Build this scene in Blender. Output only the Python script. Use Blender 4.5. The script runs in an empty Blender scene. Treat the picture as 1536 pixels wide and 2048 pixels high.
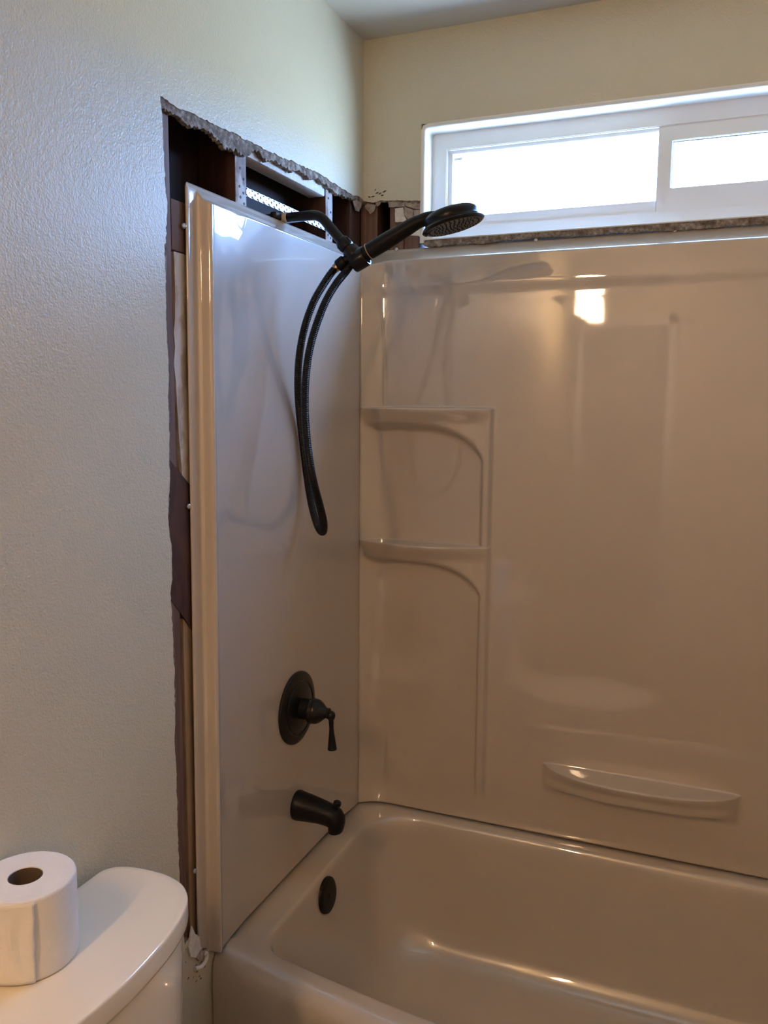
import bpy, bmesh, math, random
from mathutils import Vector, Matrix, noise
from mathutils.geometry import tessellate_polygon
random.seed(7)
PI = math.pi
SC = bpy.context.scene
COL = SC.collection

# ------------------------------------------------------------------ camera
cd = bpy.data.cameras.new('camera'); cam = bpy.data.objects.new('camera', cd); COL.objects.link(cam)
cam.location = (0.9140381, -2.06584361, 1.53068822)
cam.rotation_euler = (math.radians(82.68577914), math.radians(-0.44167623), math.radians(22.22378519))
cd.sensor_fit = 'VERTICAL'; cd.sensor_height = 24.0
cd.lens = 24.0*1672.178/2048.0
cd.clip_start = 0.02
SC.camera = cam
# ------------------------------------------------------------------ colour management
SC.view_settings.view_transform = 'Standard'; SC.view_settings.look = 'None'
SC.view_settings.gamma = 1.0; SC.view_settings.use_curve_mapping = False
SC.view_settings.exposure = 0.0
# ------------------------------------------------------------------ world: bright overcast daylight
W = bpy.data.worlds.new('overcast'); SC.world = W; W.use_nodes = True
bg = W.node_tree.nodes['Background']; bg.inputs[1].default_value = 100.0
_t = W.node_tree; _tc = _t.nodes.new('ShaderNodeTexCoord'); _sx = _t.nodes.new('ShaderNodeSeparateXYZ'); _rp = _t.nodes.new('ShaderNodeValToRGB')
_t.links.new(_tc.outputs['Generated'], _sx.inputs[0]); _t.links.new(_sx.outputs[2], _rp.inputs[0]); _t.links.new(_rp.outputs[0], bg.inputs[0])
_rp.color_ramp.elements[0].position = .0; _rp.color_ramp.elements[0].color = (.23, .315, .43, 1)      # ground and neighbouring roofs
_rp.color_ramp.elements[1].position = .03; _rp.color_ramp.elements[1].color = (.18, .325, .68, 1)     # sky
pl = bpy.data.lights.new('window_portal', 'AREA'); pl.shape = 'RECTANGLE'; pl.size = 1.24; pl.size_y = 0.30
pl.cycles.is_portal = True
po = bpy.data.objects.new('window_portal', pl); COL.objects.link(po)
po.location = (0.785, 0.10, 2.08); po.rotation_euler = (math.radians(-90), 0, 0)
LAMP_COL = (1.0, 0.65, 0.37)
LAMP_STRENGTH = 103.0

# ------------------------------------------------------------------ materials
def new_mat(name):
    m = bpy.data.materials.new(name); m.use_nodes = True
    return m, m.node_tree, m.node_tree.nodes['Principled BSDF']
def set_in(b, k, v):
    if k in b.inputs: b.inputs[k].default_value = v
def coords(nt, scale=(1, 1, 1)):
    tc = nt.nodes.new('ShaderNodeTexCoord'); mp = nt.nodes.new('ShaderNodeMapping')
    mp.inputs['Scale'].default_value = scale
    nt.links.new(tc.outputs['Object'], mp.inputs[0]); return mp.outputs[0]
def ntex(nt, vec, scale, detail=3, rough=.5):
    n = nt.nodes.new('ShaderNodeTexNoise'); n.inputs['Scale'].default_value = scale
    n.inputs['Detail'].default_value = detail; n.inputs['Roughness'].default_value = rough
    nt.links.new(vec, n.inputs['Vector']); return n.outputs['Fac']
def ramp(nt, fac, stops):
    r = nt.nodes.new('ShaderNodeValToRGB'); e = r.color_ramp.elements
    while len(e) < len(stops): e.new(.5)
    for k, (p, c) in enumerate(stops): e[k].position = p; e[k].color = (*c, 1)
    nt.links.new(fac, r.inputs[0]); return r.outputs[0]
def bump(nt, b, fac, strength, dist, key='Normal'):
    n = nt.nodes.new('ShaderNodeBump'); n.inputs['Strength'].default_value = strength; n.inputs['Distance'].default_value = dist
    nt.links.new(fac, n.inputs['Height']); nt.links.new(n.outputs[0], b.inputs[key])
def simple(name, col, rough=.5, metal=0, coat=0, coat_rough=.03, var=0, vscale=20, bscale=0, bstr=0, bdist=.001, spec=.5):
    m, nt, b = new_mat(name)
    set_in(b, 'Base Color', (*col, 1)); set_in(b, 'Roughness', rough); set_in(b, 'Metallic', metal)
    set_in(b, 'Coat Weight', coat); set_in(b, 'Coat Roughness', coat_rough); set_in(b, 'Specular IOR Level', spec)
    v = coords(nt)
    if var:
        c = ramp(nt, ntex(nt, v, vscale), [(.3, tuple(x*(1-var) for x in col)), (.7, tuple(min(1, x*(1+var)) for x in col))])
        nt.links.new(c, b.inputs['Base Color'])
    if bstr: bump(nt, b, ntex(nt, v, bscale), bstr, bdist)
    return m
def wood(name, dark, light, blot=None, grain=(60, 60, 4)):
    m, nt, b = new_mat(name)
    g = ntex(nt, coords(nt, grain), 1.0, 6, .6)
    c = ramp(nt, g, [(.3, dark), (.68, light)])
    if blot:
        f = ntex(nt, coords(nt, (1, 1, .45)), 26, 5, .6)
        mk = ramp(nt, f, [(.46, (0, 0, 0)), (.56, (1, 1, 1))])
        mx = nt.nodes.new('ShaderNodeMix'); mx.data_type = 'RGBA'
        nt.links.new(mk, mx.inputs[0]); nt.links.new(c, mx.inputs[6]); mx.inputs[7].default_value = (*blot, 1); c = mx.outputs[2]
    nt.links.new(c, b.inputs['Base Color']); set_in(b, 'Roughness', .75)
    bump(nt, b, g, .5, .001); return m

def wall_paint(name, col, rough=.42):
    m, nt, b = new_mat(name)
    v = coords(nt)
    c = ramp(nt, ntex(nt, v, 5, 2), [(.3, tuple(x*.965 for x in col)), (.7, col)])
    nt.links.new(c, b.inputs['Base Color'])
    set_in(b, 'Roughness', rough); set_in(b, 'Specular IOR Level', .33)
    f1 = ntex(nt, v, 300, 2, .45); f2 = ntex(nt, v, 130, 2)
    a = nt.nodes.new('ShaderNodeMath'); a.operation = 'ADD'; nt.links.new(f1, a.inputs[0]); nt.links.new(f2, a.inputs[1])
    bump(nt, b, a.outputs[0], .75, .0012); return m
M_WALL = wall_paint('wall_paint', (.64, .58, .44))
M_CEIL = simple('ceiling_paint', (.60, .56, .48), .6, bscale=120, bstr=.2)
def plaster(name, a, b_, c_):
    m, nt, b = new_mat(name); v = coords(nt)
    c = ramp(nt, ntex(nt, v, 70, 6, .7), [(.34, a), (.5, b_), (.66, c_)])
    nt.links.new(c, b.inputs['Base Color']); set_in(b, 'Roughness', .95)
    bump(nt, b, ntex(nt, v, 140, 6, .7), 1.0, .006); return m
M_GYP = plaster('exposed_gypsum', (.11, .075, .055), (.27, .205, .16), (.55, .48, .41))
M_PAPER = plaster('torn_paper', (.36, .27, .22), (.50, .41, .35), (.60, .51, .44))
M_CHALK = simple('white_plaster', (.74, .69, .62), .9, var=.1, vscale=90, bscale=150, bstr=.6, bdist=.002)
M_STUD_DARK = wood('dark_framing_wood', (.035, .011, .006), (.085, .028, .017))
M_STUD_MID = wood('brown_framing_wood', (.11, .052, .033), (.24, .13, .09))
M_STUD_GREY = wood('dusty_stud_face', (.17, .10, .075), (.36, .26, .21), blot=(.50, .42, .37))
M_BRACE = wood('brace_wood', (.042, .015, .009), (.115, .045, .027), grain=(30, 30, 9))
M_PALE = wood('pale_framing_wood', (.30, .19, .11), (.48, .33, .21))
M_WHITEWOOD = wood('whitewashed_wood', (.40, .29, .21), (.64, .53, .45), blot=(.70, .62, .55))
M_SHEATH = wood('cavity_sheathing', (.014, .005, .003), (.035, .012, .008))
def gelcoat(name, col, r=.30, bs=.0):
    m, nt, b = new_mat(name)
    set_in(b, 'Base Color', (*col, 1)); set_in(b, 'Roughness', r); set_in(b, 'Coat Weight', 1.0); set_in(b, 'Coat Roughness', .035)
    set_in(b, 'Coat IOR', 1.8); set_in(b, 'IOR', 1.7)
    bump(nt, b, ntex(nt, coords(nt), 5, 1), .02, .01, 'Coat Normal')
    return m
M_GEL = gelcoat('glossy_white_fibreglass', (.52, .44, .365), .50)
M_TUB = gelcoat('glossy_white_tub', (.54, .46, .38), .32)
M_PORC = simple('porcelain', (.90, .79, .62), .12, coat=1, coat_rough=.03)
M_PAPERROLL = simple('tissue_paper', (.84, .80, .76), .95, var=.02, vscale=60, bscale=260, bstr=.5, bdist=.001, spec=.1)
M_CARD = simple('cardboard', (.10, .065, .042), .9)
M_BRONZE = simple('oil_rubbed_bronze', (.008, .0065, .006), .30, coat=.12, coat_rough=.15, var=.25, vscale=120, spec=.22)
M_BRONZE_MATT = simple('matt_dark_bronze', (.007, .006, .006), .42, spec=.2)
M_HOSE = simple('black_hose', (.006, .0055, .0055), .35, spec=.25)
M_BRASS = simple('brass_fitting', (.55, .40, .22), .3, metal=1)
M_TAPE = simple('pale_thread_tape', (.62, .54, .42), .6)
M_ZINC = simple('zinc_screw', (.62, .62, .63), .3, metal=1)
M_GALV = simple('galvanised_strap', (.72, .74, .76), .45, metal=.6, var=.15, vscale=200)
M_DARK = simple('dark_nail', (.03, .022, .018), .6)
M_VINYL = simple('white_vinyl', (.86, .87, .86), .35, bscale=60, bstr=.02)
def translucent(m, f):      # thin pale plastic lets a little daylight through
    nt = m.node_tree; b = nt.nodes['Principled BSDF']; o = [n for n in nt.nodes if n.type == 'OUTPUT_MATERIAL'][0]
    t = nt.nodes.new('ShaderNodeBsdfTranslucent'); t.inputs[0].default_value = (.9, .92, .9, 1); mx = nt.nodes.new('ShaderNodeMixShader'); mx.inputs[0].default_value = f
    nt.links.new(b.outputs[0], mx.inputs[1]); nt.links.new(t.outputs[0], mx.inputs[2]); nt.links.new(mx.outputs[0], o.inputs[0])
translucent(M_VINYL, .025)
M_GASKET = simple('grey_gasket', (.22, .24, .26), .6)
M_TRIMW = simple('white_corner_bead', (.80, .78, .73), .5, bscale=120, bstr=.12, bdist=.001)
M_FLOOR = simple('floor_vinyl', (.13, .10, .075), .5, var=.2, vscale=8)
M_DOOR = simple('door_paint', (.30, .27, .23), .5)
M_CHROME = simple('brushed_nickel', (.55, .52, .48), .3, metal=1)
def glass():
    m = bpy.data.materials.new('window_glass'); m.use_nodes = True; nt = m.node_tree; nt.nodes.clear()
    o = nt.nodes.new('ShaderNodeOutputMaterial'); t = nt.nodes.new('ShaderNodeBsdfTransparent'); g = nt.nodes.new('ShaderNodeBsdfGlossy')
    t.inputs[0].default_value = (.93, .96, .95, 1); g.inputs['Roughness'].default_value = .02
    f = nt.nodes.new('ShaderNodeFresnel'); ge = nt.nodes.new('ShaderNodeNewGeometry'); mr = nt.nodes.new('ShaderNodeMapRange')
    mr.inputs['To Min'].default_value = 1.5; mr.inputs['To Max'].default_value = 1/1.5       # unrefracted thin pane: same Fresnel from both sides
    nt.links.new(ge.outputs['Backfacing'], mr.inputs['Value']); nt.links.new(mr.outputs[0], f.inputs[0]); mx = nt.nodes.new('ShaderNodeMixShader')
    nt.links.new(f.outputs[0], mx.inputs[0]); nt.links.new(t.outputs[0], mx.inputs[1]); nt.links.new(g.outputs[0], mx.inputs[2])
    nt.links.new(mx.outputs[0], o.inputs[0]); return m
M_GLASS = glass()
def lampmat():
    m, nt, b = new_mat('lit_frosted_shade'); set_in(b, 'Base Color', (.9, .85, .75, 1))
    set_in(b, 'Emission Color', (*LAMP_COL, 1)); set_in(b, 'Emission Strength', LAMP_STRENGTH); return m
M_LAMP = lampmat()

# ------------------------------------------------------------------ mesh helpers
def finish(name, bm, mats, parent=None, smooth=True, angle=35, label=None, kind=None):
    me = bpy.data.meshes.new(name)
    bmesh.ops.recalc_face_normals(bm, faces=bm.faces)
    bm.to_mesh(me); bm.free()
    for m in (mats if isinstance(mats, (list, tuple)) else [mats]): me.materials.append(m)
    if smooth: 
        me.polygons.foreach_set('use_smooth', [True]*len(me.polygons))
        if angle: me.set_sharp_from_angle(angle=math.radians(angle))
    o = bpy.data.objects.new(name, me); COL.objects.link(o)
    if parent: o.parent = parent
    if label: o['label'] = label
    if kind: o['kind'] = kind
    return o
def empty(name, loc=(0, 0, 0)):
    o = bpy.data.objects.new(name, None); COL.objects.link(o); o.location = loc; o.empty_display_size = .05; return o
def tag(o, label, cat, group=None):
    o['label'] = label; o['category'] = cat
    if group: o['group'] = group
    return o
def local(o, root):      # parent keeping world coordinates of mesh built in world space
    o.parent = root; o.matrix_parent_inverse = Matrix.Translation(root.location).inverted(); return o
def box(bm, x0, x1, y0, y1, z0, z1, bev=0, seg=2):
    r = bmesh.ops.create_cube(bm, size=1)
    vs = r['verts']
    for v in vs:
        v.co = Vector(((x0+x1)/2+v.co.x*(x1-x0), (y0+y1)/2+v.co.y*(y1-y0), (z0+z1)/2+v.co.z*(z1-z0)))
    if bev:
        es = list({e for v in vs for e in v.link_edges})
        bmesh.ops.bevel(bm, geom=es, offset=bev, segments=seg, affect='EDGES', profile=.5)
def boxobj(name, b, m, parent=None, bev=.0015, **k):
    bm = bmesh.new(); box(bm, *b, bev=bev); return finish(name, bm, m, parent, **k)
def catmull(pts, n):
    out = []
    P = [Vector(p) for p in pts]; P = [2*P[0]-P[1]]+P+[2*P[-1]-P[-2]]
    for i in range(1, len(P)-2):
        for k in range(n):
            t = k/n; a, b, c, d = P[i-1:i+3]
            out.append(.5*((2*b)+(-a+c)*t+(2*a-5*b+4*c-d)*t*t+(-a+3*b-3*c+d)*t**3))
    out.append(P[-2]); return out
def resample(pts, step):
    out = [pts[0]]; acc = 0
    for a, b in zip(pts, pts[1:]):
        L = (b-a).length; 
        while acc+L >= step:
            t = (step-acc)/L; a = a.lerp(b, t); out.append(a.copy()); L = (b-a).length; acc = 0
        acc += L
    return out
def tube(bm, pts, rad, seg=16, cap=True):
    """pts list of Vectors; rad float or function(i, n) or list"""
    n = len(pts); up = Vector((0, 0, 1)); rings = []
    T0 = (pts[1]-pts[0]).normalized(); N = T0.orthogonal().normalized()
    for i, p in enumerate(pts):
        T = (pts[min(i+1, n-1)]-pts[max(i-1, 0)]).normalized()
        N = (N-T*N.dot(T)).normalized(); B = T.cross(N)
        r = rad[i] if isinstance(rad, (list, tuple)) else (rad(i, n) if callable(rad) else rad)
        rings.append([bm.verts.new(p+N*math.cos(2*PI*k/seg)*r+B*math.sin(2*PI*k/seg)*r) for k in range(seg)])
    for a, b in zip(rings, rings[1:]):
        for k in range(seg): bm.faces.new((a[k], a[(k+1) % seg], b[(k+1) % seg], b[k]))
    if cap: bm.faces.new(rings[0]); bm.faces.new(rings[-1][::-1])
def lathe(bm, prof, origin, axis, seg=48, close=True):
    """prof: (r, h) pairs along axis"""
    ax = Vector(axis).normalized(); N = ax.orthogonal().normalized(); B = ax.cross(N); O = Vector(origin)
    rings = []
    for r, h in prof:
        if r < 1e-6: rings.append([bm.verts.new(O+ax*h)])
        else: rings.append([bm.verts.new(O+ax*h+(N*math.cos(2*PI*k/seg)+B*math.sin(2*PI*k/seg))*r) for k in range(seg)])
    for a, b in zip(rings, rings[1:]):
        for k in range(seg):
            k2 = (k+1) % seg
            if len(a) == 1 and len(b) == 1: continue
            if len(a) == 1: bm.faces.new((a[0], b[k2], b[k]))
            elif len(b) == 1: bm.faces.new((a[k], a[k2], b[0]))
            else: bm.faces.new((a[k], a[k2], b[k2], b[k]))
    if close:
        for r_ in (rings[0], rings[-1]):
            if len(r_) > 2: bm.faces.new(r_)
def poly_slab(bm, pts2, to3, lo, hi, jag=0):
    """pts2 2D polygon; to3(u, v, d) maps to 3D; slab between depths lo and hi. jag roughens the depth-lo side rim"""
    tris = tessellate_polygon([[Vector((p[0], p[1], 0)) for p in pts2]])
    rings = []
    for k, d in enumerate((lo, hi)):
        vs = []
        for p in pts2: vs.append(bm.verts.new(to3(p[0], p[1], d)))
        rings.append(vs)
        for t in tris:
            try: bm.faces.new([vs[i] for i in t])
            except ValueError: pass
    n = len(pts2)
    for i in range(n):
        j = (i+1) % n; bm.faces.new((rings[0][i], rings[0][j], rings[1][j], rings[1][i]))
def ragged(pts, step, amp, seed=0, fine=.35):
    """subdivide an open polyline and push its points about with noise"""
    out = []
    for a, b in zip(pts, pts[1:]):
        a = Vector((*a, 0)); b = Vector((*b, 0)); n = max(1, int((b-a).length/step)); d = (b-a).normalized(); nn = Vector((-d.y, d.x, 0))
        for k in range(n):
            p = a.lerp(b, k/n)
            if out:
                s = noise.noise(Vector((p.x*28+seed, p.y*28, seed*1.7)))*amp+noise.noise(Vector((p.x*140+seed, p.y*140, 9.1)))*amp*.8+random.uniform(-1, 1)*amp*fine
                p = p+nn*s+d*random.uniform(-.25, .25)*step
            out.append((p.x, p.y))
    out.append(tuple(pts[-1])); return out
YZ = lambda u, v, d: Vector((d, u, v))       # polygon in (y,z), depth = x
XZ = lambda u, v, d: Vector((u, d, v))       # polygon in (x,z), depth = y
def sst(a, b, x):
    t = max(0.0, min(1.0, (x-a)/(b-a))); return t*t*(3-2*t)

# ------------------------------------------------------------------ room shell
RX, RY, CZ = 1.60, -3.50, 2.44
boxobj('floor', (-.12, RX+.1, RY-.1, .12, -.05, 0), M_FLOOR, bev=0, kind='structure')
boxobj('ceiling', (-.14, RX+.1, RY-.1, .14, CZ, CZ+.06), M_CEIL, bev=0, kind='structure')
boxobj('wall_right', (RX, RX+.1, RY-.1, .14, 0, CZ), M_WALL, bev=0, kind='structure')
boxobj('wall_front', (-.14, RX, RY-.1, RY, 0, CZ), M_WALL, bev=0, kind='structure')

# left wall skin: painted drywall with the hole torn out of it
top_edge = [(0, 2.058), (-.010, 2.055), (-.05, 2.056), (-.094, 2.050), (-.18, 2.054), (-.266, 2.058), (-.36, 2.052), (-.448, 2.046), (-.53, 2.045), (-.623, 2.041), (-.723, 2.036), (-.80, 2.033), (-.852, 2.036)]
left_edge = [(-.852, 2.036), (-0.848, 1.985), (-0.846, 1.923), (-0.841, 1.861), (-0.848, 1.796), (-0.849, 1.731), (-0.851, 1.664), (-0.847, 1.605), (-0.850, 1.536), (-0.851, 1.449), (-0.856, 1.362), (-0.861, 1.318), (-0.852, 1.272), (-0.853, 1.218), (-0.860, 1.201), (-0.855, 1.127), (-0.853, 1.070), (-0.853, 0.995), (-0.858, 0.921), (-0.856, 0.853), (-0.855, 0.765), (-0.855, 0.667), (-.845, .54)]
bot_edge = [(-.845, .54), (-.842, .507), (-.826, .512), (-.815, .494), (-.80, .486), (-.79, .462), (-.772, .452), (-.765, .447), (-.72, .435), (0, .435)]
skin = [(RY, 0), (RY, CZ), (0, CZ)] + ragged(top_edge, .006, .0035, 1)[:-1] + ragged(left_edge, .007, .0028, 2)[:-1] + ragged(bot_edge[:8], .004, .003, 3) + [(-.72, .435), (0, .435), (0, 0)]
bm = bmesh.new(); poly_slab(bm, skin, YZ, .0105, .0127)
wall_left = finish('wall_left', bm, M_WALL, smooth=False, kind='structure')
# gypsum core behind the skin, torn more raggedly
top_c = [(0, 2.046), (-.05, 2.046), (-.094, 2.040), (-.16, 2.036), (-.20, 2.040), (-.266, 2.044), (-.30, 2.036), (-.36, 2.040), (-.40, 2.030), (-.448, 2.034), (-.50, 2.026), (-.55, 2.034), (-.585, 2.014), (-.62, 2.012), (-.66, 2.008), (-.70, 2.020), (-.76, 2.018), (-.80, 2.018), (-.828, 2.020), (-.846, 2.018)]
left_c = [(-.846, 2.018)] + [(y+.0045, z) for y, z in left_edge[1:]]
core = [(RY, 0), (RY, CZ), (0, CZ)] + ragged(top_c, .0035, .0055, 4, .5)[:-1] + ragged(left_c, .006, .0024, 5)[:-1] + ragged(bot_edge[:8], .004, .004, 6) + [(-.72, .430), (0, .430), (0, 0)]
bm = bmesh.new(); poly_slab(bm, core, YZ, 0.0, .0104)
finish('gypsum_core', bm, M_GYP, wall_left, smooth=False, label='ragged grey plaster core exposed along the torn hole edge')
# back wall skin round the window
WX0, WX1, WZ0, WZ1 = .182, 1.39, 1.944, 2.210
EO = .012
bskin = [(0.0127, CZ), (RX, CZ), (RX, 0), (1.56, 0), (1.56, 2.04), (WX1+EO, 2.04), (WX1+EO, WZ1+EO), (WX0-EO, WZ1+EO), (WX0-EO, 2.040)] + ragged([(WX0-EO, 2.040), (.13, 2.043), (.095, 2.046), (.06, 2.050), (.04, 2.045), (.0127, 2.052)], .005, .0022, 8)[1:]
bm = bmesh.new(); poly_slab(bm, bskin, XZ, -.0127, -.0105)
wall_back = finish('wall_back', bm, M_WALL, smooth=False, kind='structure')
bcore = [(0.0, CZ), (RX, CZ), (RX, 0), (1.56, 0), (1.56, 2.03), (WX1+.003, 2.03), (WX1+.003, WZ1+.003), (WX0-.003, WZ1+.003), (WX0-.003, 2.034)] + ragged([(WX0-.003, 2.034), (.13, 2.040), (.095, 2.042), (.06, 2.046), (.0, 2.050)], .005, .003, 9)[1:]
bm = bmesh.new(); poly_slab(bm, bcore, XZ, -.0104, -.0002)
finish('gypsum_core', bm, M_GYP, wall_back, smooth=False)
# cracked plaster pieces left of the window
def chip(pts, d0, d1, m, parent, plane=XZ, name='plaster_piece', jag=.0012, step=.004, label=None):
    P = ragged(list(pts)+[pts[0]], step, jag, random.random()*50)[:-1]
    bm = bmesh.new(); poly_slab(bm, P, plane, d0, d1); return finish(name, bm, m, parent, smooth=False, label=label)
chip([(.080, 2.048), (.128, 2.045), (.126, 2.030), (.083, 2.031)], -.0092, -.0005, M_PAPER, wall_back)
chip([(.1285, 2.045), (.171, 2.042), (.171, 2.020), (.150, 2.022), (.1275, 2.031)], -.0098, -.0005, M_PAPER, wall_back)
chip([(.126, 2.029), (.149, 2.020), (.148, 2.001), (.138, 1.994), (.124, 2.010)], -.0088, -.0005, M_PAPER, wall_back)
chip([(.151, 2.019), (.171, 2.017), (.171, 1.996), (.150, 1.997)], -.0100, -.0005, M_PAPER, wall_back)
chip([(.099, 2.027), (.122, 2.029), (.124, 2.008), (.134, 1.992), (.100, 1.994)], -.0070, -.0005, M_CHALK, wall_back, name='torn_paper', label='pale square scrap of torn paper facing')
chip([(.023, 2.046), (.047, 2.040), (.041, 2.026), (.031, 2.019), (.015, 2.038)], -.0085, -.0060, M_PAPER, wall_back, name='torn_paper')
chip([(.044, 2.050), (.061, 2.048), (.058, 2.040), (.050, 2.037)], -.0090, -.0066, M_PAPER, wall_back, name='torn_paper')
chip([(-.070, 2.046), (-.012, 2.056), (-.014, 2.038), (-.030, 2.022), (-.048, 2.021)], .0085, .006, M_PAPER, wall_left, YZ, 'torn_paper')
# metal bead tab at the broken lower corner of the window opening
bm = bmesh.new(); tabp = [(.136, 1.966), (.150, 1.969), (.163, 1.976), (.176, 1.972), (.180, 1.958), (.205, 1.950), (.200, 1.944), (.178, 1.944), (.165, 1.955), (.145, 1.957)]
poly_slab(bm, tabp, XZ, -.0125, -.0112); finish('corner_bead_tab', bm, M_TRIMW, wall_back, smooth=False, label='bent white metal corner bead tab')
# small cracks in the paint above the hole at the corner
bm = bmesh.new()
for (x, z, w, h, a) in [(.052, 2.068, .010, .0016, .3), (.040, 2.060, .012, .0016, .1), (.060, 2.066, .009, .0014, .45), (.030, 2.060, .008, .0014, -.3), (.047, 2.076, .006, .001, .9), (.072, 2.070, .011, .0018, .35), (.066, 2.061, .008, .0016, .1)]:
    n = 6; c, s = math.cos(a), math.sin(a); up_, dn = [], []
    for k in range(n+1):
        t = k/n-.5; ww = h*(1-4*t*t)*random.uniform(.5, 1.3)+.0002
        up_.append((x+t*w*c-ww*s, z+t*w*s+ww*c)); dn.append((x+t*w*c+ww*s, z+t*w*s-ww*c))
    poly_slab(bm, up_+dn[::-1], XZ, -.0133, -.0126)
finish('paint_cracks', bm, M_DARK, wall_back, smooth=False, kind='stuff')
# window sill: broken plaster band under the sill edge
sl = ragged([(.181, 1.9405), (.30, 1.943), (1.39, 1.9425)], .006, .0008, 11)
slb = ragged([(1.39, 1.926), (1.10, 1.925), (.97, 1.928), (.80, 1.926), (.60, 1.929), (.46, 1.931), (.34, 1.927), (.25, 1.929), (.20, 1.926), (.178, 1.930), (.181, 1.9405)], .005, .003, 12, .5)
bm = bmesh.new(); poly_slab(bm, sl+slb[:-1], XZ, -.0115, -.0003)
finish('sill_plaster', bm, M_GYP, wall_back, smooth=False, label='broken grey plaster edge under the window sill')
bm = bmesh.new(); box(bm, WX0, WX1, -.0127, .060, 1.9425, 1.9465, bev=.0012); finish('sill', bm, M_TRIMW, wall_back)
# rounded window return (bead) : sweep along left, top and right
bm = bmesh.new()
prof = [(EO+.001, -.0122), (EO, -.0130), (.009, -.0134), (.006, -.0130), (.0032, -.0115), (.0012, -.0085), (.0003, -.004), (0, .002), (0, .060), (.010, .060), (EO+.001, .0)]
path = [(WX0, 1.936, -1, 0), (WX0, WZ1-.006, -1, 0), (WX0+.002, WZ1-.002, -.8, .8), (WX0+.006, WZ1, 0, 1), (WX1-.006, WZ1, 0, 1), (WX1-.002, WZ1-.002, .8, .8), (WX1, WZ1-.006, 1, 0), (WX1, 1.94, 1, 0)]
rings = [[bm.verts.new((x+nx*o, y, z+nz*o)) for o, y in prof] for x, z, nx, nz in path]
for a, b in zip(rings, rings[1:]):
    for k in range(len(prof)): bm.faces.new((a[k], a[(k+1) % len(prof)], b[(k+1) % len(prof)], b[k]))
bm.faces.new(rings[0]); bm.faces.new(rings[-1])
finish('window_return', bm, M_TRIMW, wall_back, angle=50)

# framing inside the left wall
def dark_sides(o, ax, sgn):       # sides take the darker wood, the face nailed to the drywall keeps its own
    o.data.materials.append(M_STUD_DARK)
    for p in o.data.polygons:
        if p.normal[ax]*sgn < .5: p.material_index = 1
    return o
def stud(b, m, parent=wall_left, name='stud', label=None, bev=.002):
    o = boxobj(name, b, m, parent, bev=bev, label=label)
    return dark_sides(o, 0, 1) if name == 'stud' else o
stud((-.089, -.0005, -.872, -.813, .05, 2.43), M_STUD_MID)
stud((-.089, -.0005, -.603, -.562, .05, 2.43), M_STUD_GREY, label='stud with dusty nail-pocked face')
stud((-.089, -.0005, -.204, -.166, .05, 2.43), M_STUD_GREY, label='stud with dusty nail-pocked face')
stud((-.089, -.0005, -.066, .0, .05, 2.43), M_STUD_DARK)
stud((-.040, -.0015, -.810, -.765, 1.797, 1.884), M_STUD_MID, name='block', label='short brown block with chipped paint beside the panel top')
# whitewashed board with a wavy left edge (bark side)
L = [(-.803, 1.795), (-.802, 1.72), (-.804, 1.68), (-.809, 1.655), (-.806, 1.63), (-.811, 1.60), (-.806, 1.57), (-.804, 1.53), (-.801, 1.47), (-.795, 1.42), (-.793, 1.30)]
bm = bmesh.new(); poly_slab(bm, [(-.760, 1.30), (-.760, 1.795)]+L, YZ, -.040, -.003); finish('board', bm, M_WHITEWOOD, wall_left, smooth=False, label='pale weathered board beside the panel edge')
stud((-.040, -.004, -.800, -.760, .46, 1.30), M_PALE, name='board', label='tan lower board beside the panel edge')
bm = bmesh.new(); poly_slab(bm, [(-.872, 1.462), (-.760, 1.368), (-.760, 1.088), (-.872, 1.212)], YZ, -.030, .0004); finish('diagonal_brace', bm, M_BRACE, wall_left, smooth=False, label='dark diagonal brace crossing the studs')
stud((-.045, -.002, -.561, -.205, 2.020, 2.060), M_CHALK, name='blocking', label='white plastered blocking between two studs', bev=.004)
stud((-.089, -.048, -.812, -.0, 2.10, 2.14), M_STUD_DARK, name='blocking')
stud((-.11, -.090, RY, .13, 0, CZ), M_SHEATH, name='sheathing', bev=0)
# perforated strap carrying the shower pipe
def strap(bm, y0, y1, z0, z1, x, th, n, rows=1):
    dy = (y1-y0)/n
    for i in range(n):
        cy, cz = y0+dy*(i+.5), (z0+z1)/2; r = min(dy, z1-z0)*.2*(1 if i % 3 else .7); K = 8
        sq, ci = [], []
        for k in range(K):
            a = 2*PI*(k+.5)/K; c, s = math.cos(a), math.sin(a); f = 1/max(abs(c), abs(s))
            sq.append((cy+c*f*dy/2, cz+s*f*(z1-z0)/2)); ci.append((cy+c*r, cz+s*r))
        A = [bm.verts.new((x, *p)) for p in sq]; B = [bm.verts.new((x, *p)) for p in ci]; C_ = [bm.verts.new((x-th, *p)) for p in ci]
        for k in range(K):
            j = (k+1) % K; bm.faces.new((A[k], A[j], B[j], B[k])); bm.faces.new((B[k], B[j], C_[j], C_[k]))
    box(bm, x-th, x-th+.0003, y0, y1, z0, z0+.001); box(bm, x-th, x, y0, y1, z1-.0006, z1)
bm = bmesh.new(); strap(bm, -.565, -.190, 1.942, 1.958, .0012, .002, 17); finish('perforated_strap', bm, M_GALV, wall_left, smooth=False, label='white perforated metal strap nailed across the studs')
bm = bmesh.new()
for (y, z) in [(-.590, 2.035), (-.575, 2.015), (-.585, 1.99), (-.572, 1.972), (-.588, 1.955), (-.574, 1.945), (-.585, 1.935), (-.572, 1.925), (-.190, 2.02), (-.178, 1.99), (-.188, 1.95), (-.178, 1.93), (-.192, 1.935), (-.186, 2.035)]:
    lathe(bm, [(.0028, 0), (.0028, .0012), (0, .0016)], (-.0008, y, z), (1, 0, 0), 8)
finish('nail_heads', bm, M_DARK, wall_left, smooth=False, kind='stuff')
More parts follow.
